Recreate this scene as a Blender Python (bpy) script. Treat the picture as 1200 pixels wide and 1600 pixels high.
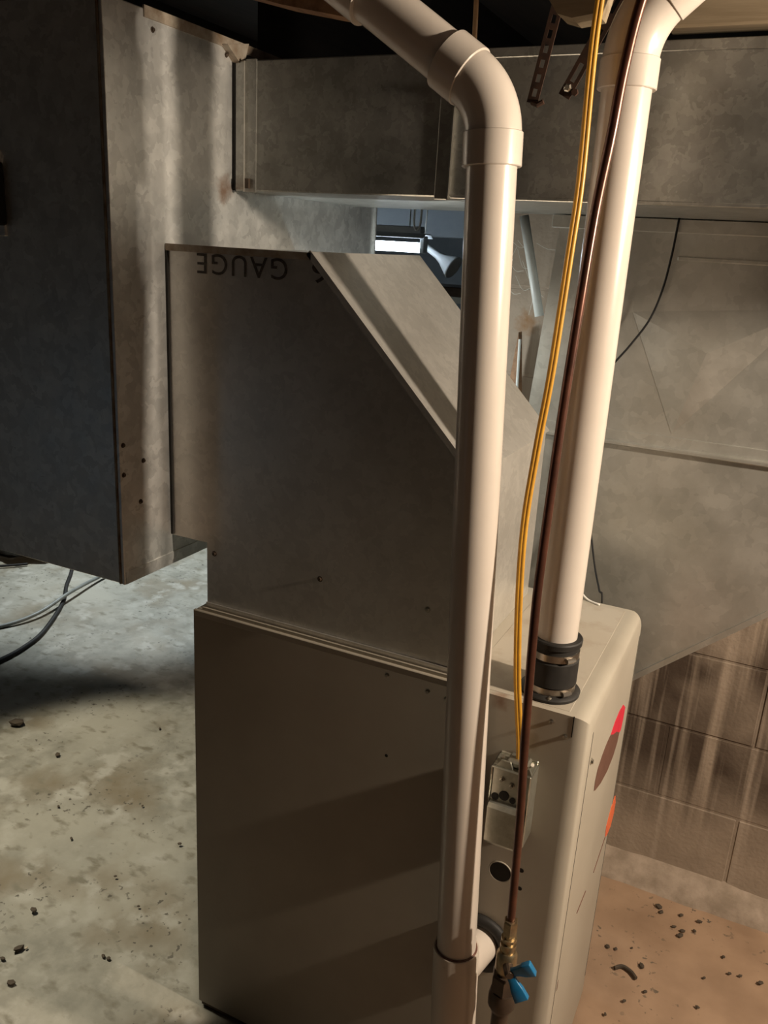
import bpy, bmesh, math, random
from mathutils import Vector, Matrix, noise as mnoise

for o in list(bpy.data.objects): bpy.data.objects.remove(o)
S = bpy.context.scene
COL = S.collection
V = Vector
R = math.radians

# ------------------------------------------------------------------ camera
YAW, PITCH, ROLL, FPX = 0.437774525, 0.306491916, 0.0577812985, 1322.325
cy, sy = math.cos(YAW), math.sin(YAW)
f0, r0, u0 = V((-sy, cy, 0)), V((cy, sy, 0)), V((0, 0, 1))
fw = f0*math.cos(PITCH) - u0*math.sin(PITCH)
up = u0*math.cos(PITCH) + f0*math.sin(PITCH)
rt = r0*math.cos(ROLL) + up*math.sin(ROLL)
uu = up*math.cos(ROLL) - r0*math.sin(ROLL)
cd = bpy.data.cameras.new('camera')
cam = bpy.data.objects.new('camera', cd); COL.objects.link(cam)
cd.sensor_fit = 'VERTICAL'; cd.sensor_height = 36; cd.lens = FPX/1600*36
cd.clip_start = .02
m = Matrix((rt, uu, -fw)).transposed().to_4x4(); m.translation = V((.89835, -1.13, 1.57183))
cam.matrix_world = m
S.camera = cam

# ------------------------------------------------------------------ world, lights, exposure
w = bpy.data.worlds.new('world'); S.world = w; w.use_nodes = True
w.node_tree.nodes['Background'].inputs[0].default_value = (1, .86, .70, 1)
w.node_tree.nodes['Background'].inputs[1].default_value = .006
S.view_settings.view_transform = 'Standard'; S.view_settings.look = 'None'
S.view_settings.gamma = 1; S.view_settings.exposure = 0.0
S.view_settings.use_curve_mapping = False

def lamp(name, kind, loc, power, color, size=.03, target=None, angle=None, blend=.3):
    d = bpy.data.lights.new(name, kind); d.energy = power; d.color = color
    if kind in ('POINT', 'SPOT'): d.shadow_soft_size = size
    if kind == 'SPOT': d.spot_size = angle; d.spot_blend = blend
    o = bpy.data.objects.new(name, d); COL.objects.link(o); o.location = loc
    if target: o.rotation_euler = (V(target)-V(loc)).to_track_quat('-Z', 'Y').to_euler()
    return o
# bare warm bulb beside the furnace front, beyond the right of the frame
lamp('warm_bulb', 'POINT', (1.95, -.015, 1.74), 165, (1, .835, .65), .032)
# shaded bulb to the left that lights the near floor under the hanging duct
lamp('shaded_bulb', 'SPOT', (-1.25, .02, 1.95), 172, (1, .91, .70), .06, (-.60, .33, 0), R(40), .35)
# added unseen cool spot behind the hanging box, shaping the far floor's light
lamp('added_cool_spot', 'SPOT', (-2.0, 2.25, 1.95), 250, (.86, .95, .96), .08, (-1.85, 1.95, 0), R(58), .35)
# unseen cool light added behind the plenum to brighten duct face and wall
lamp('cool_fill_light', 'POINT', (.14, .62, 1.30), 3.0, (.88, .96, .96), .03)
# unseen cool panel added behind the camera for a blue sheen on the metal
wd = lamp('cool_sheen_panel', 'AREA', (-2.0, -2.4, .5), .2, (.42, .72, 1), target=(0, 0, .9)); wd.data.shape = 'RECTANGLE'; wd.data.size = .35; wd.data.size_y = .8

# ------------------------------------------------------------------ materials
def mat(name, color, rough=.5, metal=0, spec=.5, c2=None, nscale=8, ndet=6, lo=.35, hi=.65, bump=0, bscale=60, bdist=.002,
        rvar=0, stretch=None, extra=None, emit=None, coords='Object'):
    mt = bpy.data.materials.new(name); mt.use_nodes = True
    nt = mt.node_tree; N = nt.nodes; L = nt.links
    b = N['Principled BSDF']
    b.inputs['Base Color'].default_value = (*color, 1); b.inputs['Roughness'].default_value = rough
    b.inputs['Metallic'].default_value = metal; b.inputs['Specular IOR Level'].default_value = spec
    if coords == 'World':
        tc = N.new('ShaderNodeNewGeometry'); src = tc.outputs['Position']
    else:
        tc = N.new('ShaderNodeTexCoord'); src = tc.outputs['Object']
    if stretch:
        mp = N.new('ShaderNodeMapping'); mp.inputs['Scale'].default_value = stretch
        L.new(src, mp.inputs[0]); vec = mp.outputs[0]
    else: vec = src
    if c2:
        n = N.new('ShaderNodeTexNoise'); n.inputs['Scale'].default_value = nscale; n.inputs['Detail'].default_value = ndet
        n.inputs['Roughness'].default_value = .62
        L.new(vec, n.inputs['Vector'])
        r = N.new('ShaderNodeValToRGB'); r.color_ramp.elements[0].position = lo; r.color_ramp.elements[1].position = hi
        r.color_ramp.elements[0].color = (*color, 1); r.color_ramp.elements[1].color = (*c2, 1)
        L.new(n.outputs[0], r.inputs[0]); out = r.outputs[0]
        if rvar:
            mr = N.new('ShaderNodeMapRange'); mr.inputs[3].default_value = rough-rvar; mr.inputs[4].default_value = rough+rvar
            L.new(n.outputs[0], mr.inputs[0]); L.new(mr.outputs[0], b.inputs['Roughness'])
        if extra: out = extra(N, L, src, out)
        L.new(out, b.inputs['Base Color'])
    if bump:
        n2 = N.new('ShaderNodeTexNoise'); n2.inputs['Scale'].default_value = bscale; n2.inputs['Detail'].default_value = 5
        L.new(vec if stretch else src, n2.inputs['Vector'])
        bp = N.new('ShaderNodeBump'); bp.inputs['Strength'].default_value = bump; bp.inputs['Distance'].default_value = bdist
        L.new(n2.outputs[0], bp.inputs['Height']); L.new(bp.outputs[0], b.inputs['Normal'])
    if emit:
        b.inputs['Emission Color'].default_value = (*emit[0], 1); b.inputs['Emission Strength'].default_value = emit[1]
    return mt

def mix(N, L, fac, a, bcol, mode='MIX'):
    x = N.new('ShaderNodeMix'); x.data_type = 'RGBA'; x.blend_type = mode
    if hasattr(fac, 'links'): L.new(fac, x.inputs[0])
    else: x.inputs[0].default_value = fac
    L.new(a, x.inputs[6])
    if hasattr(bcol, 'links'): L.new(bcol, x.inputs[7])
    else: x.inputs[7].default_value = (*bcol, 1)
    return x.outputs[2]
def ramp(N, L, src, p0, p1, c0=(0, 0, 0), c1=(1, 1, 1)):
    r = N.new('ShaderNodeValToRGB'); r.color_ramp.elements[0].position = p0; r.color_ramp.elements[1].position = p1
    r.color_ramp.elements[0].color = (*c0, 1); r.color_ramp.elements[1].color = (*c1, 1)
    L.new(src, r.inputs[0]); return r.outputs[0]
def tex(N, L, vec, scale, det=5, kind='noise', stretch=None):
    if stretch:
        mp = N.new('ShaderNodeMapping'); mp.inputs['Scale'].default_value = stretch; L.new(vec, mp.inputs[0]); vec = mp.outputs[0]
    t = N.new('ShaderNodeTexNoise' if kind == 'noise' else 'ShaderNodeTexVoronoi'); t.inputs['Scale'].default_value = scale
    if kind == 'noise': t.inputs['Detail'].default_value = det
    L.new(vec, t.inputs['Vector'])
    return t.outputs['Color'] if kind == 'vcol' else t.outputs[0]

def spangle(scale, amt):
    def f(N, L, vec, out):
        wv = N.new('ShaderNodeMix'); wv.data_type = 'VECTOR'; wv.inputs[0].default_value = .045
        nz = N.new('ShaderNodeTexNoise'); nz.inputs['Scale'].default_value = scale*.8; L.new(vec, nz.inputs['Vector'])
        L.new(vec, wv.inputs[4]); L.new(nz.outputs['Color'], wv.inputs[5])
        t = N.new('ShaderNodeTexVoronoi'); t.inputs['Scale'].default_value = scale; L.new(wv.outputs[1], t.inputs['Vector'])
        bw = N.new('ShaderNodeSeparateColor'); L.new(t.outputs['Color'], bw.inputs[0])
        g = ramp(N, L, bw.outputs[0], .1, .95, (1-amt,)*3, (1+amt,)*3)
        o = mix(N, L, 1., out, g, 'MULTIPLY')
        return o
    return f
def stain(center, radius, color, then=None, amt=.8):
    def f(N, L, vec, out):
        if then: out = then(N, L, vec, out)
        d = N.new('ShaderNodeVectorMath'); d.operation = 'DISTANCE'; L.new(vec, d.inputs[0]); d.inputs[1].default_value = center
        nz = N.new('ShaderNodeMath'); nz.operation = 'MULTIPLY_ADD'; nz.inputs[1].default_value = radius*1.6; L.new(tex(N, L, vec, 60, 5), nz.inputs[0]); L.new(d.outputs['Value'], nz.inputs[2])
        return mix(N, L, ramp(N, L, nz.outputs[0], radius*.9, radius*1.8, (amt,)*3, (0, 0, 0)), out, color)
    return f
def floor_extra(N, L, vec, out):
    st = ramp(N, L, tex(N, L, vec, 2.3, 7), .46, .62)
    o = mix(N, L, st, out, (.30, .285, .24))
    st2 = ramp(N, L, tex(N, L, vec, 3.6, 9), .50, .68)
    o = mix(N, L, st2, o, (.165, .135, .09))
    o = mix(N, L, ramp(N, L, tex(N, L, vec, 11, 9), .54, .66), o, (.33, .315, .275))
    o = mix(N, L, ramp(N, L, tex(N, L, vec, 17, 9, stretch=(1, 1.7, 1)), .56, .70), o, (.15, .135, .10))
    sep = N.new('ShaderNodeSeparateXYZ'); L.new(vec, sep.inputs[0])      # browner tint on the furnace-front side of the slab
    wob = N.new('ShaderNodeMath'); wob.operation = 'MULTIPLY_ADD'; wob.inputs[1].default_value = .5; L.new(tex(N, L, vec, 2.2, 6), wob.inputs[0]); L.new(sep.outputs[0], wob.inputs[2])
    brown_tint = ramp(N, L, tex(N, L, vec, 9, 7), .38, .7, (.34, .225, .145), (.25, .16, .10))
    o = mix(N, L, ramp(N, L, wob.outputs[0], .62, .95), o, brown_tint)
    sp = ramp(N, L, tex(N, L, vec, 62, 3), .635, .68)
    gate = ramp(N, L, tex(N, L, vec, 4, 3), .46, .60)
    g2 = N.new('ShaderNodeMath'); g2.operation = 'MULTIPLY'; L.new(sp, g2.inputs[0]); L.new(gate, g2.inputs[1])
    o = mix(N, L, g2.outputs[0], o, (.07, .06, .045))
    return o
def block_extra(N, L, vec, out):
    s1 = ramp(N, L, tex(N, L, vec, 1, 6, stretch=(34, 34, 1.0)), .33, .52)
    big = ramp(N, L, tex(N, L, vec, 3.0, 3), .22, .46)
    g = N.new('ShaderNodeMath'); g.operation = 'MULTIPLY'; L.new(s1, g.inputs[0]); L.new(big, g.inputs[1])
    # the damp, sooty stain hangs in the upper courses of the wall and thins out towards the footing
    sep = N.new('ShaderNodeSeparateXYZ'); L.new(vec, sep.inputs[0])
    mr = N.new('ShaderNodeMapRange'); mr.inputs[1].default_value = .12; mr.inputs[2].default_value = .36
    L.new(sep.outputs[2], mr.inputs[0])
    mr2 = N.new('ShaderNodeMapRange'); mr2.inputs[1].default_value = 1.05; mr2.inputs[2].default_value = .8
    L.new(sep.outputs[2], mr2.inputs[0])
    g2 = N.new('ShaderNodeMath'); g2.operation = 'MULTIPLY'; L.new(g.outputs[0], g2.inputs[0]); L.new(mr.outputs[0], g2.inputs[1])
    g3 = N.new('ShaderNodeMath'); g3.operation = 'MULTIPLY'; L.new(g2.outputs[0], g3.inputs[0]); L.new(mr2.outputs[0], g3.inputs[1])
    o = mix(N, L, g3.outputs[0], out, (.05, .032, .02))
    ps = ramp(N, L, tex(N, L, vec, 1, 5, stretch=(42, 42, 1.3)), .52, .74)
    return mix(N, L, ps, o, (.33, .265, .205))

M = {}
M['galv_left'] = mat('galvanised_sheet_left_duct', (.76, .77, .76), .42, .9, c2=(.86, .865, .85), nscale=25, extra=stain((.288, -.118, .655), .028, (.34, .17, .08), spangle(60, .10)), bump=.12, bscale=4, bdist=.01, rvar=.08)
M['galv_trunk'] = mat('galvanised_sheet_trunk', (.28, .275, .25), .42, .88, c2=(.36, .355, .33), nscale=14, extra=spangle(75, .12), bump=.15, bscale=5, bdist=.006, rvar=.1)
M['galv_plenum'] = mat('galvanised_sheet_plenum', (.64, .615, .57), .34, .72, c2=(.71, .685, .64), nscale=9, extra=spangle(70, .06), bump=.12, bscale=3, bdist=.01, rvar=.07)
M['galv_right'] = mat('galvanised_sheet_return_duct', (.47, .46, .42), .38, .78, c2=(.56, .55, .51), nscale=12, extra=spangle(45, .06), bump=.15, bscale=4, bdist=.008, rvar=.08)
M['steel_edge'] = mat('bright_cut_steel', (.75, .73, .68), .28, 1, c2=(.60, .58, .52), nscale=30)
M['rust_edge'] = mat('rust_tinted_steel', (.20, .14, .09), .6, .5, c2=(.38, .34, .28), nscale=30)
M['paint'] = mat('beige_cabinet_paint', (.33, .295, .24), .45, 0, .5, c2=(.365, .33, .27), nscale=6, bump=.08, bscale=400, bdist=.0006, rvar=.06, extra=stain((.585, 0, .912), .018, (.17, .085, .045), stain((.642, 0, .86), .02, (.24, .20, .14))))
M['dusty_top'] = mat('dusty_cabinet_paint', (.38, .34, .28), .6, c2=(.29, .24, .18), nscale=14, lo=.5, hi=.75)
M['pvc'] = mat('white_pvc', (.57, .51, .45), .24, 0, .5, c2=(.52, .455, .395), nscale=7, lo=.4, hi=.8, rvar=.05)
M['pvc_dirty'] = mat('scuffed_pvc', (.60, .53, .455), .32, c2=(.42, .35, .28), nscale=22, lo=.62, hi=.8)
M['rubber'] = mat('black_rubber', (.014, .013, .012), .6, spec=.3, c2=(.024, .022, .02), nscale=40)
M['clamp'] = mat('stainless_clamp', (.42, .38, .33), .35, 1, c2=(.32, .28, .24), nscale=50)
M['zinc'] = mat('zinc_box', (.50, .50, .44), .34, .85, c2=(.36, .35, .29), nscale=40)
M['screw'] = mat('screw_steel', (.55, .52, .46), .3, 1, c2=(.35, .33, .28), nscale=80)
M['hole'] = mat('dark_hole', (.012, .011, .01), .9, c2=(.02, .018, .015), nscale=30)
M['coat'] = mat('dark_copper_tube', (.115, .045, .028), .28, .5, .5, c2=(.065, .027, .018), nscale=20)
M['yellow'] = mat('yellow_cable_jacket', (.58, .30, .03), .4, c2=(.47, .235, .025), nscale=25)
M['brass'] = mat('dull_brass', (.42, .34, .21), .38, .9, c2=(.28, .21, .13), nscale=60)
M['iron'] = mat('black_iron', (.055, .04, .03), .5, .5, c2=(.09, .06, .04), nscale=30)
M['blue'] = mat('blue_plastic', (.010, .14, .31), .4, c2=(.014, .18, .37), nscale=20)
M['red'] = mat('red_decal', (.72, .03, .06), .35, c2=(.62, .02, .05), nscale=30)
M['brown'] = mat('brown_decal', (.12, .055, .04), .4, c2=(.15, .075, .055), nscale=60)
M['orange'] = mat('orange_decal', (.80, .17, .05), .35, c2=(.72, .12, .05), nscale=30)
M['ink'] = mat('black_print_ink', (.035, .027, .022), .6, c2=(.10, .085, .07), nscale=160, lo=.45, hi=.7)
M['wire'] = mat('black_wire', (.010, .009, .009), .65, spec=.25, c2=(.018, .017, .016), nscale=40)
M['white_wire'] = mat('white_wire', (.7, .68, .64), .4, c2=(.6, .58, .53), nscale=40)
M['grey_cable'] = mat('grey_cable_jacket', (.13, .14, .13), .5, c2=(.20, .21, .20), nscale=20)
M['wood'] = mat('old_joist_wood', (.16, .085, .045), .75, c2=(.30, .17, .09), nscale=3, stretch=(14, 1.2, 14), bump=.3, bscale=4, bdist=.004)
M['shaded_wood'] = mat('shaded_old_wood', (.025, .017, .012), .85, c2=(.04, .026, .018), nscale=3, stretch=(14, 1.2, 14), bump=.3, bscale=4, bdist=.004)  # joist wood darkened in colour to stand for the shade above the trunk
M['pale_wood'] = mat('aged_pale_beam', (.30, .24, .16), .7, c2=(.20, .15, .09), nscale=3, stretch=(1.5, 18, 18), bump=.25, bscale=4, bdist=.003)
M['rust'] = mat('rusty_strap', (.028, .015, .010), .7, .3, c2=(.07, .032, .018), nscale=60)
M['rod'] = mat('tan_hanger_rod', (.42, .28, .15), .5, c2=(.32, .20, .10), nscale=40)
M['floor'] = mat('worn_concrete_floor', (.185, .176, .145), .62, c2=(.275, .262, .222), nscale=13, ndet=12, lo=.38, hi=.62, bump=.35, bscale=28, bdist=.004, extra=floor_extra)
M['block'] = mat('stained_concrete_block', (.25, .195, .145), .85, c2=(.31, .245, .185), nscale=9, extra=stain((.30, .9, 1.41), .035, (.22, .105, .035), block_extra), bump=.5, bscale=90, bdist=.003, coords='World')
M['mortar'] = mat('rough_mortar', (.22, .17, .125), .9, c2=(.34, .27, .21), nscale=20, bump=.6, bscale=60, bdist=.004, coords='World')
M['far_wall'] = mat('far_painted_wall', (.24, .27, .30), .8, c2=(.30, .33, .36), nscale=5, bump=.3, bscale=20)
M['debris'] = mat('dark_debris', (.035, .027, .018), .8, c2=(.08, .055, .035), nscale=80)
M['debris_pale'] = mat('pale_chip', (.5, .42, .33), .8, c2=(.35, .28, .2), nscale=80)
M['lampwhite'] = mat('white_enamel', (.75, .78, .80), .35, c2=(.68, .72, .75), nscale=20)
M['tube'] = mat('lit_fluorescent_tube', (.9, .95, 1), .4, emit=((.78, .90, 1.0), 12))
M['conduit'] = mat('pale_grey_pipe', (.52, .54, .52), .4, c2=(.44, .45, .43), nscale=20)
M['bag'] = mat('black_plastic_bag', (.015, .014, .014), .3, c2=(.03, .028, .028), nscale=20)
M['web'] = mat('cobweb', (.6, .58, .52), .9, c2=(.5, .48, .42), nscale=20)

# ------------------------------------------------------------------ mesh helpers
def obj(name, bm, mt, parent=None, smooth=False, angle=None):
    me = bpy.data.meshes.new(name); bm.normal_update(); bm.to_mesh(me); bm.free()
    me.materials.append(M[mt])
    if smooth or angle:
        for p in me.polygons: p.use_smooth = True
        if angle: me.set_sharp_from_angle(angle=R(angle))
    o = bpy.data.objects.new(name, me); COL.objects.link(o)
    if parent: o.parent = parent
    return o
def tag(o, label, cat, group=None):
    o['label'] = label; o['category'] = cat
    if group: o['group'] = group
    return o
def struct(o, label=None, cat=None):
    o['kind'] = 'structure'
    if label: o['label'] = label
    if cat: o['category'] = cat
    return o
def thing(name, label, cat, loc=(0, 0, 0), group=None):
    o = bpy.data.objects.new(name, None); COL.objects.link(o); o.location = loc; o.empty_display_size = .05
    return tag(o, label, cat, group)
def stuff(o): o['kind'] = 'stuff'; return o
class B:
    """bmesh in world coordinates, written relative to an origin"""
    def __init__(s, org=(0, 0, 0)): s.bm = bmesh.new(); s.o = V(org)
    def v(s, p): return s.bm.verts.new(V(p)-s.o)
    def box(s, a, b, bev=0, seg=2):
        vs = [s.v((x, y, z)) for x in (a[0], b[0]) for y in (a[1], b[1]) for z in (a[2], b[2])]
        fs = [s.bm.faces.new([vs[i] for i in q]) for q in ((0, 1, 3, 2), (4, 6, 7, 5), (0, 4, 5, 1), (2, 3, 7, 6), (0, 2, 6, 4), (1, 5, 7, 3))]
        s.bm.normal_update()
        if bev:
            es = list({e for f in fs for e in f.edges})
            bmesh.ops.bevel(s.bm, geom=es, offset=bev, segments=seg, affect='EDGES', clamp_overlap=True, profile=.5)
        return s
    def prism(s, poly, axis, a, b):
        """poly: 2-D outline; axis: index of the extrusion axis"""
        def P(p, t):
            q = [0, 0, 0]; k = [i for i in range(3) if i != axis]
            q[k[0]], q[k[1]], q[axis] = p[0], p[1], t
            return q
        A = [s.v(P(p, a)) for p in poly]; C = [s.v(P(p, b)) for p in poly]
        n = len(poly)
        s.bm.faces.new(A); s.bm.faces.new(C[::-1])
        for i in range(n): s.bm.faces.new((A[i], C[i], C[(i+1) % n], A[(i+1) % n]))
        bmesh.ops.recalc_face_normals(s.bm, faces=s.bm.faces)
        return s
    def tube(s, pts, r, n=16, cap=True, flat=1, radii=None):
        pts = [V(p) for p in pts]
        t0 = (pts[1]-pts[0]).normalized()
        a = t0.orthogonal().normalized() if flat == 1 else (V((0, 1, 0)) - t0*t0.y).normalized()
        rings = []
        for i, p in enumerate(pts):
            t = (pts[min(i+1, len(pts)-1)]-pts[max(i-1, 0)]).normalized()
            a = (a-t*a.dot(t)).normalized(); b = t.cross(a)
            rr = radii[i] if radii else r
            rings.append([s.v(p+a*(math.cos(2*math.pi*k/n)*rr*flat)+b*(math.sin(2*math.pi*k/n)*rr)) for k in range(n)])
        for i in range(len(rings)-1):
            for k in range(n):
                s.bm.faces.new((rings[i][k], rings[i][(k+1) % n], rings[i+1][(k+1) % n], rings[i+1][k]))
        if cap:
            s.bm.faces.new(rings[0][::-1]); s.bm.faces.new(rings[-1])
        return s
    def lathe(s, p, d, prof, n=24):
        """prof: list of (distance along d, radius)"""
        d = V(d).normalized(); p = V(p)
        a = d.orthogonal().normalized(); b = d.cross(a)
        rings = [[s.v(p+d*h+(a*math.cos(2*math.pi*k/n)+b*math.sin(2*math.pi*k/n))*r) for k in range(n)] for h, r in prof]
        for i in range(len(rings)-1):
            for k in range(n):
                s.bm.faces.new((rings[i][k], rings[i][(k+1) % n], rings[i+1][(k+1) % n], rings[i+1][k]))
        s.bm.faces.new(rings[0][::-1]); s.bm.faces.new(rings[-1])
        return s
    def ring(s, p, d, R_, r, n=32, k2=10, sq=1):
        d = V(d).normalized(); p = V(p); a = d.orthogonal().normalized(); b = d.cross(a)
        g = []
        for i in range(n):
            t = 2*math.pi*i/n; rad = a*math.cos(t)+b*math.sin(t)
            g.append([s.v(p+rad*(R_+r*math.cos(2*math.pi*j/k2))+d*(r*sq*math.sin(2*math.pi*j/k2))) for j in range(k2)])
        for i in range(n):
            for j in range(k2):
                s.bm.faces.new((g[i][j], g[(i+1) % n][j], g[(i+1) % n][(j+1) % k2], g[i][(j+1) % k2]))
        bmesh.ops.recalc_face_normals(s.bm, faces=s.bm.faces)
        return s
    def poly(s, pts): s.bm.faces.new([s.v(p) for p in pts]); return s
def smooth_path(pts, n=8):
    pts = [V(p) for p in pts]; out = []
    P = [2*pts[0]-pts[1]]+pts+[2*pts[-1]-pts[-2]]
    for i in range(1, len(P)-2):
        a, b, c, d = P[i-1:i+3]
        for k in range(n):
            t = k/n
            out.append(.5*((2*b)+(c-a)*t+(2*a-5*b+4*c-d)*t*t+(3*b-a-3*c+d)*t**3))
    out.append(pts[-1]); return out
def hexes(s, p, d, r, h): return s.lathe(p, d, [(0, r*.92), (h*.12, r), (h*.88, r), (h, r*.92)], 6)
def screw(name, p, d, r=.004, parent=None, mt='screw', org=(0, 0, 0)):
    d = V(d)
    b = B(org).lathe(V(p)-d*.001, d, [(0, r*1.5), (.0015, r*1.5), (.0016, r), (.004, r*.95), (.0045, r*.7)], 8)
    return obj(name, b.bm, mt, parent)

# ================================================================== the setting
b = B(); nx, ny = 90, 100
X0, X1, Y0, Y1 = -4.2, 2.6, -4.0, 4.6
gv = [[b.v((X0+(X1-X0)*i/nx, Y0+(Y1-Y0)*j/ny,
            .006*(mnoise.noise(V((i*.21, j*.21, 0)))) - .004)) for j in range(ny+1)] for i in range(nx+1)]
for i in range(nx):
    for j in range(ny): b.bm.faces.new((gv[i][j], gv[i+1][j], gv[i+1][j+1], gv[i][j+1]))
struct(obj('floor', b.bm, 'floor', smooth=True), 'worn pale concrete basement floor, uneven and speckled', 'floor')

# block wall behind the furnace, ends behind the return duct's left side
WY = .90
b = B((.28, WY, 0)).box((.19, WY+.002, 0), (2.55, WY+.19, 1.66))
wall = struct(obj('wall_right', b.bm, 'block'), 'water stained concrete block wall behind the furnace', 'wall')
wall.location = (.28, WY, 0)
bl = B().box((-.1965, 0, -.101), (.1965, .18, .101), .002, 1)
bme = bpy.data.meshes.new('concrete_block'); bl.bm.to_mesh(bme); bl.bm.free(); bme.materials.append(M['block'])
hb = B().box((-.0965, 0, -.101), (.0965, .18, .101), .002, 1)
hme = bpy.data.meshes.new('half_block'); hb.bm.to_mesh(hme); hb.bm.free(); hme.materials.append(M['block'])
random.seed(4)
for c in range(8):
    z = .0415+c*.2075+.1005
    x = .18
    if c % 2:
        o = bpy.data.objects.new('concrete_block', hme); COL.objects.link(o); o.parent = wall
        o.location = (x+.095-.28, random.uniform(-.001, .001), z); x += .2
    while x+.39 < 2.6:
        o = bpy.data.objects.new('concrete_block', bme); COL.objects.link(o); o.parent = wall
        o.location = (x+.195-.28, random.uniform(-.0015, .0015), z); x += .4
# lumpy mortar cove where the wall meets the floor
b = B(); ring = []
NX = 120
for i in range(NX+1):
    x = .19+2.36*i/NX
    row = []
    for k, (dy, dz) in enumerate(((.03, .062), (-.004, .052), (-.016, .044), (-.034, .034), (-.048, .018), (-.060, .002), (-.068, -.012))):
        nn = mnoise.noise(V((x*9, k*.35, 1.3)))*.012 + mnoise.noise(V((x*26, k*.7, 4)))*.006
        row.append(b.v((x, WY+dy+nn*(1 if k else 0), dz+nn*.9*(k < 6))))
    ring.append(row)
for i in range(NX):
    for k in range(6): b.bm.faces.new((ring[i][k], ring[i][k+1], ring[i+1][k+1], ring[i+1][k]))
struct(obj('baseboard_right', b.bm, 'mortar', smooth=True), 'lumpy mortar cove along the foot of the block wall', 'trim')

b = B().box((-4.2, 4.45, 0), (2.6, 4.6, 2.4)); struct(obj('wall_back', b.bm, 'far_wall'), 'dim blue grey painted wall at the far end of the basement', 'wall')
b = B().box((-4.3, -2.4, 0), (-4.2, 4.6, 2.4)); struct(obj('wall_left', b.bm, 'far_wall'), 'dim painted basement wall beyond the left of the frame', 'wall')
ceil = struct(obj('ceiling', B().box((-4.2, -2.4, 2.2), (2.6, 4.6, 2.24)).bm, 'shaded_wood'), 'dark board underside of the floor above, carried on joists', 'ceiling')
for x in (-3.2, -2.75, -2.3, -1.85, -1.4, -.95, -.5, -.05, 1.0, 1.45, 1.9, 2.35):
    obj('joist', B().box((x-.02, .95, 1.96), (x+.02, 4.4, 2.2)).bm, 'shaded_wood', ceil)

# ================================================================== furnace
FX = .725
F = thing('furnace', 'beige sheet metal gas furnace cabinet standing on the concrete floor', 'furnace', (0, 0, 0))
b = B().box((0, 0, .012), (FX, .455, .92))
def near(v, t): return abs(v-t) < 1e-4
big = [e for e in b.bm.edges if all(near(v.co.x, FX) for v in e.verts) and not all(near(v.co.z, .012) for v in e.verts)]
bmesh.ops.bevel(b.bm, geom=big, offset=.026, segments=6, affect='EDGES', profile=.5)
obj('cabinet', b.bm, 'paint', F, angle=40)
obj('dusty_top_panel', B().box((.52, .012, .9195), (.69, .44, .9206), .0004, 1).bm, 'dusty_top', F)
# folded flange along the top of the side, with the second fold behind it
obj('top_flange', B().box((.002, -.0035, .912), (.505, .003, .9235), .001, 1).bm, 'paint', F)
obj('inner_flange', B().box((.012, .009, .918), (.505, .0125, .9265), .0008, 1).bm, 'paint', F)
obj('base_rail', B().box((.004, .004, 0), (FX-.03, .45, .012)).bm, 'iron', F)
# door seam on the front, next to the rounded corner
obj('door_seam', B().box((FX-.0002, .0315, .06), (FX+.0004, .0335, .885)).bm, 'hole', F)
obj('door_seam', B().box((FX-.0002, .4215, .06), (FX+.0004, .4235, .885)).bm, 'hole', F)
obj('top_corner_joint', B().box((.6985, -.0004, .886), (.7, .0005, .921)).bm, 'hole', F)
for p in ((.667, 0, .902), (.69, 0, .884), (.392, 0, .901), (.465, 0, .893), (.497, 0, .889)):
    screw('screw', p, (0, -1, 0), .0032, F)
screw('screw', (FX, .052, .823), (1, 0, 0), .004, F)
# knock-out hole and two small screw holes in the side
def disc(name, p, d, r, mt, par, n=28, h=.0012): return obj(name, B().lathe(V(p), d, [(-.002, r), (h, r)], n).bm, mt, par)
disc('knockout_hole', (.616, 0, .607), (0, -1, 0), .0185, 'hole', F, h=.0006)
obj('knockout_rim', B().ring((.616, -.0004, .607), (0, -1, 0), .019, .0012).bm, 'paint', F, smooth=True)
disc('screw_hole', (.650, 0, .624), (0, -1, 0), .0042, 'hole', F, 10, .0006)
disc('screw_hole', (.651, 0, .589), (0, -1, 0), .0038, 'hole', F, 10, .0006)
disc('dent', (.40, 0, .752), (0, -1, 0), .003, 'hole', F, 8, .0005)
# decals on the door
def decal(name, pts, mt, h=.0006):
    o = obj(name, B().prism(pts, 0, FX-.001, FX+h).bm, mt, F); return o
decal('red_decal', [(.375, .755), (.34, .778), (.30, .785), (.262, .783), (.232, .773), (.262, .757), (.30, .742), (.345, .716), (.362, .712), (.372, .73)], 'red')['label'] = 'red upper half of the leaf shaped emblem'
decal('brown_decal', [(.232, .773), (.262, .757), (.30, .742), (.345, .716), (.338, .699), (.31, .686), (.26, .683), (.20, .694), (.142, .714), (.128, .722), (.126, .742), (.135, .760), (.165, .770), (.20, .775)], 'brown')['label'] = 'dark brown lower half of the leaf shaped emblem'
decal('orange_decal', [(.452, .507), (.47, .48), (.472, .453), (.45, .433), (.41, .438), (.384, .452), (.378, .482), (.41, .507)], 'orange')['label'] = 'orange patch of the lower emblem'
obj('decal_line', B().tube([(FX+.0002, .384, .452), (FX+.0002, .289, .436)], .0011, 6).bm, 'brown', F)
obj('decal_line', B().tube([(FX+.0002, .217, .448), (FX+.0002, .146, .455)], .0011, 6).bm, 'brown', F)
obj('scratch', B().box((FX-.001, .045, .372), (FX+.0004, .05, .392)).bm, 'brown', F)

# rubber grommet round the intake branch
obj('intake_grommet', B().ring((.594, -.003, .455), (0, -1, 0), .046, .011, sq=.8).bm, 'rubber', F, smooth=True)['label'] = 'black rubber grommet round the intake pipe'

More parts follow.
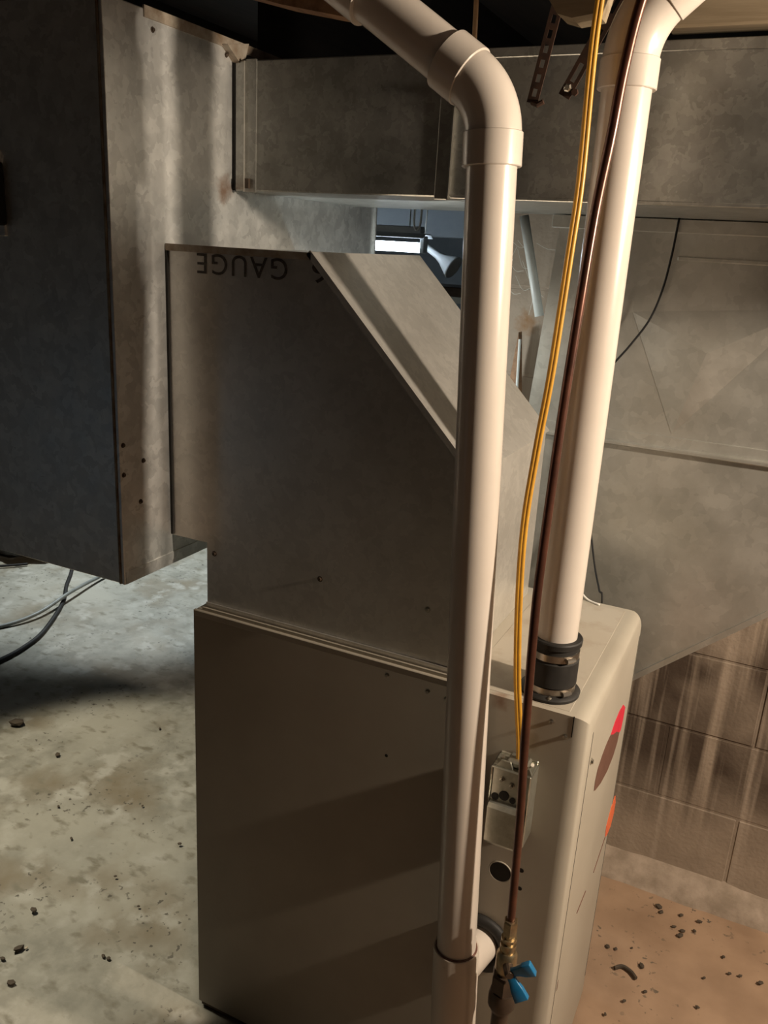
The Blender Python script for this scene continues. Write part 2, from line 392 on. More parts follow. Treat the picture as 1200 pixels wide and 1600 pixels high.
# junction box on the side
J = thing('junction_box', 'small open zinc electrical box screwed to the furnace side below yellow cable', 'electrical box', (.62, 0, .70))
jo = (.62, 0, .70)
def jb(name, a, c, mt='zinc', bev=.002): return obj(name, B(jo).box(a, c, bev, 1).bm, mt, J)
jb('back_plate', (.596, -.003, .70), (.656, 0, .83))
jb('side_wall', (.594, -.044, .70), (.5965, 0, .826)); jb('side_wall', (.6545, -.044, .70), (.657, 0, .826))
jb('top_wall', (.594, -.044, .8235), (.657, 0, .826)); jb('bottom_wall', (.594, -.044, .70), (.657, 0, .7025))
obj('cover', B(jo).prism([(-.045, .690), (-.050, .698), (-.056, .702), (-.056, .762), (-.050, .767), (-.040, .767), (-.040, .690)], 0, .598, .650).bm, 'zinc', J)
jb('face_plate', (.5965, -.040, .765), (.6545, -.037, .8235), 'zinc', .001)
obj('knockout', B(jo).lathe((.618, -.0405, .779), (0, -1, 0), [(0, .008), (.001, .008)], 14).bm, 'hole', J)
obj('knockout', B(jo).lathe((.632, -.0405, .775), (0, -1, 0), [(0, .005), (.001, .005)], 12).bm, 'hole', J)
obj('knockout', B(jo).lathe((.604, -.0405, .773), (0, -1, 0), [(0, .006), (.001, .006)], 12).bm, 'hole', J)
obj('ear', B(jo).prism([(.600, .826), (.608, .838), (.622, .838), (.627, .826)], 1, -.040, -.036).bm, 'zinc', J)
obj('ear', B(jo).prism([(.638, .826), (.642, .836), (.652, .836), (.657, .826)], 1, -.040, -.036).bm, 'zinc', J)
obj('cable_clamp', B(jo).box((.614, -.034, .826), (.648, -.008, .838), .003, 1).bm, 'zinc', J)
for x, y_, z in ((.612, -.041, .806), (.628, -.041, .80)): screw('screw', (x, y_, z), (0, -1, 0), .0032, J, org=jo)
for x in (.612, .650):
    d = V((-.3 if x < .63 else .4, -.5, .8)).normalized()
    obj('clamp_screw', B(jo).lathe(V((x, -.03, .834)), d, [(0, .0016), (.010, .0016), (.0105, .0034), (.0125, .003)], 8).bm, 'screw', J)

# ================================================================== plenum (sloped transition on top of the furnace)
PX0, PX1, PY0, PY1, ZT, SX = .016, .50, .02, .42, 1.55, .216
ZS = ZT-1.035*(PX1-SX)
P_ = thing('plenum', 'dark galvanised plenum with a sloped shoulder standing on the furnace', 'duct', (.25, .2, .92))
po = (.25, .2, .92)
out = [(PX0, .9205), (PX1, .9205), (PX1, ZS), (SX, ZT), (-.0618, ZT), (-.0618, 1.048), (PX0, 1.048)]
b = B(po).prism(out, 1, PY0, PY1)
obj('body', b.bm, 'galv_plenum', P_)
# sloped cap sheet with a folded lip over both edges
n_ = V((1.035, 0, 1)).normalized()
def sl(x, off=0): return (x+n_.x*off, ZT-1.035*(x-SX)+n_.z*off)
b = B(po)
for y0, y1 in ((PY0-.002, PY1+.002),):
    b.prism([sl(SX-.002, .0004), sl(PX1+.004, .0004), sl(PX1+.004, .003), sl(SX-.002, .003)], 1, y0, y1)
obj('sloped_cap', b.bm, 'galv_plenum', P_)
obj('slope_lip', B(po).prism([sl(SX-.004, -.006), sl(PX1+.004, -.006), sl(PX1+.004, .0035), sl(SX-.004, .0035)], 1, PY0-.004, PY0-.002).bm, 'galv_plenum', P_)
obj('top_lip', B(po).box((-.060, PY0-.004, ZT-.008), (SX, PY0-.001, ZT+.003)).bm, 'rust_edge', P_)
obj('bottom_flange', B(po).box((PX0, PY0-.004, .921), (PX1, PY0-.0005, .934)).bm, 'galv_plenum', P_)
obj('front_seam', B(po).box((PX1-.002, PY0-.003, .921), (PX1+.003, PY0+.004, ZS)).bm, 'galv_plenum', P_)
obj('duct_joint', B(po).box((-.0619, PY0-.0035, 1.05), (-.057, PY0+.001, ZT-.006)).bm, 'hole', P_)
for x, z in ((.249, 1.031), (.446, 1.024), (.02+.012, 1.03)): screw('screw', (x, PY0, z), (0, -1, 0), .0035, P_, 'iron' if x < .4 else 'screw', po)
# stamped print, upside down
def stamp(txt, xr, xl, z_top, hgt):
    cu = bpy.data.curves.new('print', 'FONT'); cu.body = txt; cu.size = 1; cu.extrude = .006; cu.space_character = 1.16
    to = bpy.data.objects.new('print_tmp', cu); COL.objects.link(to)
    dg = bpy.context.evaluated_depsgraph_get(); dg.update()
    tm = bpy.data.meshes.new_from_object(to.evaluated_get(dg)); bpy.data.objects.remove(to)
    xs = [v.co.x for v in tm.vertices]; ys = [v.co.y for v in tm.vertices]
    for v in tm.vertices:
        fx = (v.co.x-min(xs))/(max(xs)-min(xs)); fy = (v.co.y-min(ys))/(max(ys)-min(ys))
        v.co = V((xr-fx*(xr-xl), PY0-.0004+v.co.z*.05, z_top-fy*hgt))-V(po)      # turned by 180 degrees
    bm = bmesh.new(); bm.from_mesh(tm)
    pt = V((SX-.006, 0, ZT))-V(po)      # the sloped edge cuts the print
    bmesh.ops.bisect_plane(bm, geom=bm.verts[:]+bm.edges[:]+bm.faces[:], plane_co=pt, plane_no=n_, clear_outer=True)
    return obj('stamped_print', bm, 'ink', P_)
o = stamp('GAUGE', .173, .001, 1.5415, .032); o['label'] = 'upside down black gauge stamp'
stuff(o)
stamp('6', .246, .217, 1.5415, .032)

# ================================================================== hanging return box on the left
LX, LY0, LY1, LZ0, LZ1 = -.062, -.105, .775, .992, 1.885
D = thing('return_box', 'tall dark galvanised duct box hanging above the floor at the left', 'duct', (-.35, .3, LZ0))
do = (-.35, .3, LZ0)
obj('body', B(do).box((-.62, LY0, LZ0), (LX, LY1, LZ1), .0015, 1).bm, 'galv_left', D)
obj('corner_seam', B(do).box((LX-.010, LY0-.0025, LZ0), (LX-.0065, LY0+.001, LZ1)).bm, 'rust_edge', D)
obj('corner_seam', B(do).box((LX-.0045, LY0-.0018, LZ0), (LX+.0016, LY0+.002, LZ1), .0008, 1).bm, 'galv_left', D)
obj('bottom_hem', B(do).box((LX-.0005, LY0+.0025, LZ0), (LX+.0016, LY1, LZ0+.022)).bm, 'galv_left', D)
obj('top_hem', B(do).box((LX-.001, -.02, LZ1-.012), (LX+.0025, LY1, LZ1+.004)).bm, 'rust_edge', D)
obj('top_tab', B(do).prism([(.17, 1.875), (.232, 1.888), (.222, 1.862), (.205, 1.853)], 0, LX, LX+.014).bm, 'rust_edge', D)
obj('end_flange', B(do).box((LX-.001, LY1-.006, LZ0), (LX+.006, LY1, LZ1), .001, 1).bm, 'galv_left', D)
for y_, z in ((-.098, 1.185), (-.097, 1.235), (-.05, 1.20), (-.06, 1.13), (.0, 1.86), (.185, 1.862)):
    screw('screw', (LX, y_, z), (1, 0, 0), .003, D, 'iron', do)
hd = obj('latch_handle', B(do).box((-.315, LY0-.016, 1.566), (-.2775, LY0, 1.662), .004, 2).bm, 'wire', D); hd['label'] = 'black latch handle'
obj('latch_plate', B(do).box((-.33, LY0-.004, 1.55), (-.281, LY0+.001, 1.678), .001, 1).bm, 'galv_left', D)

# ================================================================== trunk along the ceiling
TY0, TY1, TZ0, TZ1 = .205, .68, 1.648, 1.857
T = thing('trunk_duct', 'long rectangular galvanised trunk duct running under the ceiling', 'duct', (.5, .44, TZ0))
tо = (.5, .44, TZ0)
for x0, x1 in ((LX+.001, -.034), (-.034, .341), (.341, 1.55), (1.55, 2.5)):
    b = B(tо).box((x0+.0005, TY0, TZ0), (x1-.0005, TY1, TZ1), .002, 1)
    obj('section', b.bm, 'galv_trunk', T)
obj('drive_cleat', B(tо).box((-.035, TY0-.006, TZ0-.002), (-.0325, TY0, TZ1-.002)).bm, 'steel_edge', T)
obj('drive_cleat', B(tо).box((-.0325, TY0-.003, TZ0-.002), (-.012, TY0, TZ1+.001)).bm, 'galv_trunk', T)
obj('drive_cleat', B(tо).box((.331, TY0-.004, TZ0-.004), (.3535, TY0, TZ1+.002), .001, 1).bm, 'galv_trunk', T)
obj('drive_cleat', B(tо).box((.3535, TY0-.007, TZ0-.004), (.356, TY0, TZ1)).bm, 'steel_edge', T)
obj('cleat_clip', B(tо).box((-.030, TY0-.009, 1.652), (-.023, TY0, 1.668)).bm, 'iron', T)
obj('top_hem', B(tо).box((.357, TY0-.003, TZ1-.012), (2.5, TY0, TZ1+.002), .001, 1).bm, 'galv_trunk', T)
obj('bottom_hem', B(tо).box((.357, TY0-.0015, TZ0-.0015), (2.5, TY0+.004, TZ0+.004), .001, 1).bm, 'galv_trunk', T)
obj('joint_shadow_gap', B(tо).box((LX+.0002, TY0-.0012, TZ0), (LX+.005, TY0+.003, TZ1)).bm, 'hole', T)

# ================================================================== return duct behind the furnace
RY0, RY1 = .64, .875
Q = thing('offset_return_duct', 'wide flat galvanised duct with slanted lower edge behind the furnace', 'duct', (.8, .75, .05))
qo = (.8, .75, .05)
ZQ = 1.206
# upper panel: cross-broken sheet (creases meet low on the panel)
def crossbreak(x0l, x0r, z0, x1l, x1r, z1, cx, cz, bulge):
    b = B(qo)
    A = [b.v((x0l, RY0, z0)), b.v((x0r, RY0, z0)), b.v((x1r, RY0, z1)), b.v((x1l, RY0, z1))]
    c = b.v((cx, RY0-bulge, cz))
    for i in range(4): b.bm.faces.new((A[i], A[(i+1) % 4], c))
    Bk = [b.v((x0l, RY1, z0)), b.v((x0r, RY1, z0)), b.v((x1r, RY1, z1)), b.v((x1l, RY1, z1))]
    for i in range(4): b.bm.faces.new((A[i], Bk[i], Bk[(i+1) % 4], A[(i+1) % 4]))
    b.bm.faces.new(Bk[::-1])
    bmesh.ops.recalc_face_normals(b.bm, faces=b.bm.faces)
    return b.bm
obj('upper_section', crossbreak(.395, 1.5, ZQ+.001, .425, 1.5, 1.6465, .68, ZQ+.2, .0), 'galv_right', Q)
# creased cross-break facets that meet low on the upper sheet
b = B(qo)
A_, B_, C_ = (.700, RY0-.0006, ZQ+.032), (.590, RY0-.0006, 1.47), (.905, RY0-.0006, 1.50)
Dk = (.742, RY0-.016, 1.405)
va, vb, vc, vd = b.v(A_), b.v(B_), b.v(C_), b.v(Dk)
for q in ((va, vb, vd), (vb, vc, vd), (vc, va, vd), (va, vc, vb)): b.bm.faces.new(q)
bmesh.ops.recalc_face_normals(b.bm, faces=b.bm.faces)
obj('cross_break', b.bm, 'galv_right', Q)
low = [(.395, ZQ-.001), (1.285, ZQ-.001), (.60, .592), (.60, .02), (.36, .02)]
obj('lower_section', B(qo).prism(low, 1, RY0, RY1).bm, 'galv_right', Q)
obj('standing_seam', B(qo).box((.392, RY0-.016, ZQ-.004), (1.5, RY0+.004, ZQ+.005), .002, 1).bm, 'galv_right', Q)
obj('seam_flange', B(qo).box((.392, RY0-.004, ZQ+.004), (1.5, RY0+.003, ZQ+.026), .001, 1).bm, 'galv_right', Q)
dirn = V((1.285-.60, 0, ZQ-.592)).normalized(); nn = V((dirn.z, 0, -dirn.x))
e0, e1 = V((.60, 0, .592)), V((1.285, 0, ZQ))
obj('slanted_hem', B(qo).prism([((e0-nn*.010).x, (e0-nn*.010).z), ((e1-nn*.010).x, (e1-nn*.010).z), ((e1+nn*.002).x, (e1+nn*.002).z), ((e0+nn*.002).x, (e0+nn*.002).z)], 1, RY0-.003, RY0+.003).bm, 'galv_right', Q)
obj('top_collar', B(qo).box((.41, RY0-.012, 1.622), (1.5, RY0+.01, 1.6465), .001, 1).bm, 'galv_right', Q)
obj('top_crease', B(qo).box((.66, RY0-.004, 1.572), (1.5, RY0+.002, 1.580), .0015, 1).bm, 'galv_right', Q)

# ================================================================== PVC pipes
PR = .0315
def elbow(c0, d0, d1, rad, n=10):
    """points of an arc from c0 (direction d0) turning to d1"""
    d0, d1 = V(d0).normalized(), V(d1).normalized()
    ax = d0.cross(d1).normalized(); ang = d0.angle(d1)
    cen = V(c0)+(ax.cross(d0))*rad
    return [cen+Matrix.Rotation(ang*i/n, 3, ax) @ (V(c0)-cen) for i in range(n+1)], d1
def collar(name, p, d, L_, par, org, mt='pvc', r=PR+.0055):
    d = V(d).normalized()
    return obj(name, B(org).lathe(p, d, [(0, PR*.9), (0, r-.001), (.001, r), (L_-.001, r), (L_, r-.0012), (L_, PR*.9)], 36).bm, mt, par, angle=35)
# left (intake) pipe
I = thing('intake_pipe', 'left white PVC pipe in front of the plenum, elbowed towards the upper left', 'pipe', (.575, -.06, .0))
io = (.575, -.06, 0)
pb, ptp = V((.577, -.071, .485)), V((.5165, -.063, 1.705))
dv = (ptp-pb).normalized()
obj('riser', B(io).tube([pb, pb.lerp(ptp, .5), ptp], PR, 40).bm, 'pvc', I, angle=40)
d1 = V((-.137, 0, .092)).normalized()
arc, _ = elbow(ptp, dv, d1, .085, 14)
obj('elbow', B(io).tube([ptp-dv*.002]+arc, PR+.0035, 40).bm, 'pvc', I, angle=50)
collar('elbow_hub', ptp-dv*.036, dv, .040, I, io)
collar('elbow_hub', arc[-1]-d1*.002, d1, .038, I, io)
end = arc[-1]+d1*.40
obj('upper_run', B(io).tube([arc[-1], arc[-1].lerp(end, .5), end], PR, 40).bm, 'pvc', I, angle=40)
collar('coupling', arc[-1]+d1*.168, d1, .07, I, io, r=PR+.006)
# tee at the foot with its branch into the cabinet
dn = -dv
obj('tee', B(io).lathe(pb+dv*.012, dn, [(0, PR), (0, .0365), (.004, .0372), (.19, .0372), (.19, .035), (.47, .035)], 40).bm, 'pvc_dirty', I, angle=40)
obj('joint_ring', B(io).ring(pb+dv*.012, dv, PR+.0008, .002).bm, 'brown', I, smooth=True)
obj('branch', B(io).tube([(.580, -.07, .455), (.590, -.02, .455), (.594, -.0005, .455)], .034, 32).bm, 'pvc', I, angle=40)
obj('print_mark', B(io).box((.5335, -.0885, 1.630), (.5355, -.0858, 1.642)).bm, 'grey_cable', I)
# right (exhaust) pipe
E_ = thing('exhaust_pipe', 'right white PVC pipe rising from the furnace top behind the copper tube', 'pipe', (.645, .06, .93))
eo = (.645, .06, .93)
pb, ptp = V((.645, .06, .935)), V((.645, .06, 1.805))
obj('riser', B(eo).tube([pb, pb.lerp(ptp, .5), ptp], PR, 40).bm, 'pvc', E_, angle=40)
d1 = V((.75, 0, .66)).normalized()
arc, _ = elbow(ptp, (0, 0, 1), d1, .10, 12)
obj('elbow', B(eo).tube([ptp-V((0, 0, .002))]+arc, PR+.0035, 40).bm, 'pvc', E_, angle=50)
collar('elbow_hub', ptp-V((0, 0, .032)), (0, 0, 1), .036, E_, eo)
collar('elbow_hub', arc[-1]-d1*.004, d1, .036, E_, eo)
obj('upper_run', B(eo).tube([arc[-1], arc[-1]+d1*.2, arc[-1]+d1*.4], PR, 40).bm, 'pvc', E_, angle=40)
# rubber coupling on the furnace top
K = thing('rubber_coupling', 'black rubber coupling with two steel clamps on the furnace top', 'coupling', (.645, .06, .9206))
ko = (.645, .06, .9206)
obj('flange', B(ko).lathe((.645, .06, .9207), (0, 0, 1), [(0, .046), (.005, .047), (.007, .045), (.009, .040)], 40).bm, 'rubber', K, angle=40)
obj('sleeve', B(ko).lathe((.645, .06, .926), (0, 0, 1), [(0, .0365), (.016, .0365), (.017, .039), (.055, .039), (.057, .0365), (.078, .0365), (.080, .040), (.088, .0405), (.090, .039), (.090, .0325)], 40).bm, 'rubber', K, angle=40)
for z in (.9295, .9855):
    c = obj('hose_clamp', B(ko).lathe((.645, .06, z), (0, 0, 1), [(0, .0365), (0, .0382), (.011, .0382), (.011, .0365)], 40).bm, 'clamp', K, angle=40)
    obj('clamp_screw', B(ko).lathe((.672, .028, z+.0055), (.6, .75, 0), [(0, .0042), (.012, .0042), (.012, .0028), (.016, .0028)], 8).bm, 'clamp', c)
screw('screw', (.655, .019, .9275), (.3, -.2, .9), .003, K, org=ko)

# ================================================================== gas line, cable, wires
G = thing('gas_tube', 'dark copper gas tube curving down in front of the exhaust pipe to a valve', 'gas line', (.664, -.09, .0))
go = (.664, -.09, 0)
gp = [(.72, -.02, 2.05), (.69, -.02, 1.95), (.666, -.02, 1.853), (.656, -.02, 1.781), (.651, -.02, 1.712), (.643, -.02, 1.624), (.640, -.03, 1.509), (.637, -.04, 1.37),
      (.638, -.06, 1.198), (.640, -.07, 1.098), (.648, -.08, .936), (.657, -.085, .781), (.664, -.09, .59)]
obj('tube', B(go).tube(smooth_path(gp, 8), .0064, 16).bm, 'coat', G, smooth=True)
ax = V((.002, 0, -1)).normalized(); g0 = V((.664, -.09, .606))
b = B(go); hexes(b, g0, ax, .0115, .026); obj('flare_nut', b.bm, 'brass', G)
b = B(go).lathe(g0+ax*.026, ax, [(0, .009), (.006, .009), (.006, .012), (.011, .012), (.011, .009), (.017, .009), (.017, .0125), (.024, .0125), (.024, .010), (.034, .0105)], 20)
obj('fitting', b.bm, 'brass', G, angle=30)
vv = obj('valve_body', B(go).lathe(g0+ax*.058, ax, [(0, .012), (.006, .016), (.034, .0165), (.038, .014), (.046, .014)], 20).bm, 'brass', G, angle=35)
obj('valve_stem', B(go).tube([g0+ax*.078, g0+ax*.076+V((.012, -.022, 0))], .005, 12).bm, 'iron', vv)
hp = g0+ax*.074+V((.012, -.024, 0))
h = B(go)
for sgn, tip in ((1, V((.034, .004, .022))), (-1, V((.026, -.006, -.034)))):
    q0, q1 = hp, hp+tip
    t = (q1-q0).normalized(); s_ = V((.25, -.95, 0)).cross(t).normalized(); n2 = t.cross(s_)
    prof = [(0, .006, .006), (.35, .007, .007), (.6, .010, .010), (1, .0115, .011)]
    rows = []
    for f_, w_, th in prof:
        c = q0.lerp(q1, f_)
        rows.append([h.v(c+s_*w_+n2*th*.5), h.v(c-s_*w_+n2*th*.5), h.v(c-s_*w_-n2*th*.5), h.v(c+s_*w_-n2*th*.5)])
    for i in range(3):
        for k in range(4): h.bm.faces.new((rows[i][k], rows[i][(k+1) % 4], rows[i+1][(k+1) % 4], rows[i+1][k]))
    h.bm.faces.new(rows[0][::-1]); h.bm.faces.new(rows[3])
bmesh.ops.recalc_face_normals(h.bm, faces=h.bm.faces)
bmesh.ops.bevel(h.bm, geom=h.bm.edges[:], offset=.0015, segments=2, affect='EDGES', clamp_overlap=True, profile=.5)
ho = obj('valve_handle', h.bm, 'blue', vv, angle=50); ho['label'] = 'blue butterfly valve handle'
obj('handle_hub', B(go).lathe(hp-V((.006, -.012, 0)), V((.012, -.024, 0)), [(0, .008), (.016, .008), (.02, .006)], 14).bm, 'iron', vv)
b = B(go); hexes(b, g0+ax*.100, ax, .0205, .036); obj('union', b.bm, 'iron', G)
b = B(go).lathe(g0+ax*.134, ax, [(0, .019), (.012, .0215), (.028, .0215), (.034, .018), (.04, .016)], 20); obj('union_collar', b.bm, 'iron', G, angle=35)
obj('drop_pipe', B(go).tube([g0+ax*.165, g0+ax*.60], .0135, 20).bm, 'iron', G, angle=40)

Yc = thing('yellow_cable', 'flat yellow electrical cable hanging down to the zinc box', 'cable', (.63, -.02, .84))
yo = (.63, -.02, .84)
yp = [(.63, .0, 2.02), (.618, 0, 1.94), (.613, 0, 1.861), (.612, 0, 1.793), (.615, 0, 1.663), (.612, 0, 1.57), (.606, 0, 1.421), (.598, 0, 1.313), (.595, -.01, 1.203), (.602, -.02, 1.09), (.614, -.025, .971), (.628, -.024, .872), (.631, -.02, .828)]
sp = smooth_path(yp, 8)
off = V((.0021, .0006, 0))
obj('jacket', B(yo).tube([p-off for p in sp], .0034, 10).bm, 'yellow', Yc, smooth=True)
obj('jacket', B(yo).tube([p+off for p in sp], .0034, 10).bm, 'yellow', Yc, smooth=True)

wp = [(.655, .615, 1.648), (.652, .612, 1.58), (.644, .612, 1.514), (.628, .612, 1.458), (.598, .612, 1.406), (.561, .612, 1.349), (.532, .612, 1.268), (.532, .61, 1.158), (.561, .60, 1.068), (.598, .565, .956), (.625, .50, .93), (.64, .47, .90), (.645, .47, .6)]
tag(obj('thermostat_wire', B().tube(smooth_path(wp, 8), .0021, 8).bm, 'wire', smooth=True), 'thin black wire dangling in front of the slanted return duct', 'wire')
tag(obj('white_wire', B().tube(smooth_path([(.545, .458, .99), (.575, .462, .945), (.597, .459, .932), (.615, .452, .9225), (.64, .44, .9225)], 6), .0022, 8).bm, 'white_wire', smooth=True), 'short white wire lying over the far edge of the furnace top', 'wire')

# ================================================================== ceiling hardware
b = B((1.5, .2, 1.88)).box((.66, .19, 1.871), (2.5, .235, 2.19), .003, 1)
tag(obj('ceiling_beam', b.bm, 'pale_wood'), 'pale wooden beam running above the trunk duct at upper right', 'beam').location = (1.5, .2, 1.88)
b = B((.23, .0, 1.9)).prism([(.02, 1.925), (.13, 1.897), (.285, 1.866), (.30, 2.0), (.02, 2.0)], 1, .06, .10)
tag(obj('ceiling_block', b.bm, 'wood'), 'reddish brown wooden block under the ceiling behind the pipe coupling', 'wood').location = (.23, 0, 1.9)
b = B((.56, .1, 1.9)).prism([(.527, 1.885), (.54, 1.868), (.56, 1.862), (.592, 1.866), (.60, 1.90), (.60, 2.19), (.52, 2.19)], 1, .075, .13)
tag(obj('joist_end', b.bm, 'pale_wood'), 'short splintered joist end beside the top of the yellow cable', 'wood').location = (.56, .1, 1.9)
tag(obj('hanger_rod', B((.43, .05, 1.9)).tube([(.440, .05, 1.80), (.437, .05, 1.88), (.43, .05, 2.19)], .0034, 10).bm, 'rod', smooth=True), 'thin tan hanger rod behind the left pipe elbow', 'rod').location = (.43, .05, 1.9)
# perforated strap with a hooked foot
s0, s1 = V((.484, .185, 1.78)), V((.515, .185, 1.95))
def strap(name, p0, p1, wd, holes, mt, label, hook):
    t = (p1-p0); L_ = t.length; t.normalize(); sd = V((t.z, 0, -t.x))
    st = thing(name, label, 'strap', p0)
    b = B(p0); k = holes; seg = L_/k
    for i in range(k):    # a ladder of flats and side rails leaves the holes open
        a0, a1 = p0+t*(seg*i), p0+t*(seg*(i+.45)); a2 = p0+t*(seg*(i+1))
        def bar(q0, q1, w0, w1):
            vs = []
            for dy in (-.001, .001):
                vs += [b.v(q0+sd*w0+V((0, dy, 0))), b.v(q0+sd*w1+V((0, dy, 0))), b.v(q1+sd*w1+V((0, dy, 0))), b.v(q1+sd*w0+V((0, dy, 0)))]
            for q in ((0, 1, 2, 3), (7, 6, 5, 4), (0, 4, 5, 1), (1, 5, 6, 2), (2, 6, 7, 3), (3, 7, 4, 0)): b.bm.faces.new([vs[i_] for i_ in q])
        bar(a0, a1, -wd, wd); bar(a1, a2, -wd, -wd*.38); bar(a1, a2, wd*.38, wd)
    obj('band', b.bm, mt, st)
    if hook == 'hook':
        obj('foot', B(p0).tube([p0+V((0, 0, .001)), p0+V((.010, -.004, -.003)), p0+V((.018, -.004, .001))], .004, 8).bm, mt, st)
    else:
        obj('bolt', B(p0).lathe(p0+t*.012, (0, -1, 0), [(0, .006), (.006, .006), (.008, .004)], 6).bm, 'screw', st)
        obj('nut', B(p0).lathe(p0+t*.012+sd*.012, (0, -1, 0), [(0, .005), (.005, .005)], 6).bm, mt, st)
    return st
strap('perforated_strap', s0, s1, .0085, 9, 'rust', 'dark perforated strap iron with a hooked foot in front of trunk', 'hook')
strap('rusty_bracket', V((.533, .175, 1.786)), V((.60, .165, 1.91)), .009, 3, 'rust', 'rusty bolted bracket slanting behind the yellow cable', 'bolt')

# ================================================================== far side: shop light, pipes, clutter
H = thing('shop_light', 'hanging fluorescent shop light with glowing cool white tube in the background', 'lamp', (-1.33, 2.6, 1.6))
hо = (-1.33, 2.6, 1.6)
x0, x1 = -1.92, -.735
obj('tube', B(hо).tube([(x0, 2.6, 1.563), (x1, 2.6, 1.563)], .022, 18).bm, 'tube', H, smooth=True)
obj('reflector', B(hо).prism([(2.545, 1.604), (2.57, 1.62), (2.63, 1.62), (2.655, 1.604), (2.657, 1.607), (2.631, 1.625), (2.569, 1.625), (2.543, 1.607)], 0, x0-.04, x1+.03).bm, 'lampwhite', H)
obj('ballast_cover', B(hо).box((x0, 2.57, 1.62), (x1, 2.63, 1.655), .004, 1).bm, 'lampwhite', H)
obj('end_cap', B(hо).box((x1, 2.575, 1.54), (x1+.02, 2.625, 1.615), .003, 1).bm, 'lampwhite', H)
obj('end_cap', B(hо).box((x0-.02, 2.575, 1.54), (x0, 2.625, 1.615), .003, 1).bm, 'lampwhite', H)
for x in (-.80, -1.8):
    c = obj('hanging_chain', B(hо).tube([(x, 2.6, 1.655), (x, 2.6, 1.96)], .003, 6).bm, 'steel_edge', H)
cl = thing('clip_lamp', 'small white clip lamp shade beside the shop light', 'lamp', (-.7, 2.78, 1.53))
obj('shade', B((-.7, 2.78, 1.53)).lathe((-.80, 2.78, 1.575), (.75, -.1, -.42), [(0, .014), (.09, .017), (.12, .024), (.19, .056), (.195, .054)], 18).bm, 'lampwhite', cl, angle=40)
obj('cord', B((-.7, 2.78, 1.53)).tube(smooth_path([(-.79, 2.78, 1.572), (-.81, 2.80, 1.62), (-.82, 2.84, 1.8), (-.82, 2.84, 2.2)], 5), .004, 8).bm, 'white_wire', cl)
tag(obj('wall_hook', B().tube(smooth_path([(-.645, 2.3, 1.728), (-.645, 2.3, 1.66), (-.632, 2.3, 1.635), (-.617, 2.3, 1.655), (-.613, 2.3, 1.72)], 6), .0045, 8).bm, 'white_wire', smooth=True), 'pale wire hook hanging under the background pipe', 'hook')
tag(obj('background_pipe', B().tube([(-2.4, 2.3, 1.735), (.2, 2.3, 1.735)], .012, 12).bm, 'conduit', smooth=True), 'thin horizontal pipe above the shop light', 'pipe')
tag(obj('dark_beam', B().box((-3.5, 3.2, 1.62), (1.5, 3.3, 1.78), .004, 1).bm, 'far_wall'), 'grey horizontal beam far behind the shop light', 'beam')
bb = thing('shelf', 'dark shelf board in the background beyond the plenum slope', 'shelf', (-.3, 2.05, 1.35))
obj('board', B((-.3, 2.05, 1.35)).box((-.62, 1.95, 1.395), (.2, 2.2, 1.43), .003, 1).bm, 'iron', bb)
obj('edge_strip', B((-.3, 2.05, 1.35)).box((-.62, 1.945, 1.372), (.2, 1.95, 1.395), .001, 1).bm, 'conduit', bb)
obj('post', B((-.3, 2.05, 1.35)).box((.14, 2.0, 0), (.19, 2.05, 1.395)).bm, 'iron', bb)
obj('post', B((-.3, 2.05, 1.35)).box((-.61, 2.0, 0), (-.56, 2.05, 1.395)).bm, 'iron', bb)
tag(obj('slanted_conduit', B((.36, .8, 1.55)).tube([(.322, .72, 1.645), (.350, .72, 1.545), (.379, .72, 1.44)], .010, 14).bm, 'conduit', smooth=True), 'pale slanted conduit between block wall and return duct', 'pipe').location = (.36, .8, 1.55)
tag(obj('wood_stake', B((.296, .86, 1.2)).prism([(.285, 1.05), (.318, 1.05), (.312, 1.25), (.297, 1.39), (.286, 1.27)], 1, .848, .875).bm, 'wood'), 'pointed dark wood stake leaning on the block wall', 'wood').location = (.296, .86, 1.2)
tag(obj('pale_stick', B((.31, .84, 1.2)).tube([(.318, .84, 1.05), (.305, .838, 1.375)], .0035, 8).bm, 'conduit'), 'thin pale stick beside the dark wood stake', 'stick').location = (.31, .84, 1.2)
# cobwebs under the trunk
random.seed(9); b = B()
for i in range(16):
    a = V((random.uniform(.24, .33), random.uniform(.80, .88), random.uniform(1.50, 1.63)))
    c = a+V((random.uniform(-.05, .06), random.uniform(-.02, .015), random.uniform(-.08, .03)))
    mid = a.lerp(c, .5)-V((0, 0, random.uniform(.004, .018)))
    b.tube(smooth_path([a, mid, c], 5), .0005, 4)
stuff(tag(obj('cobweb', b.bm, 'web'), 'dusty cobweb strands under the trunk in front of block wall', 'cobweb'))

# cords and bag on the far floor
bc = [(-2.22, 1.85, .006), (-2.018, 1.631, .006), (-1.905, 1.489, .006), (-1.777, 1.342, .006), (-1.634, 1.108, .006), (-1.587, .97, .006), (-1.576, .84, .006), (-1.60, .60, .006)]
tag(obj('black_cord', B().tube(smooth_path(bc, 8), .009, 10).bm, 'wire', smooth=True), 'black cord on the pale floor below the left duct box', 'cord')
gc = [(-1.90, 2.0, .008), (-1.871, 1.853, .008), (-1.834, 1.619, .02), (-1.785, 1.394, .034), (-1.757, 1.189, .02), (-1.803, 1.035, .008), (-1.92, .87, .008)]
tag(obj('grey_cable', B().tube(smooth_path(gc, 8), .008, 10).bm, 'grey_cable', smooth=True), 'grey cable crossing over the black cord on the floor', 'cord')
tag(obj('thin_cord', B().tube(smooth_path([(-2.25, 1.58, .006), (-2.36, 1.47, .006), (-2.55, 1.36, .006)], 8), .006, 8).bm, 'wire', smooth=True), 'short thin cord beside the black bag at far left', 'cord')
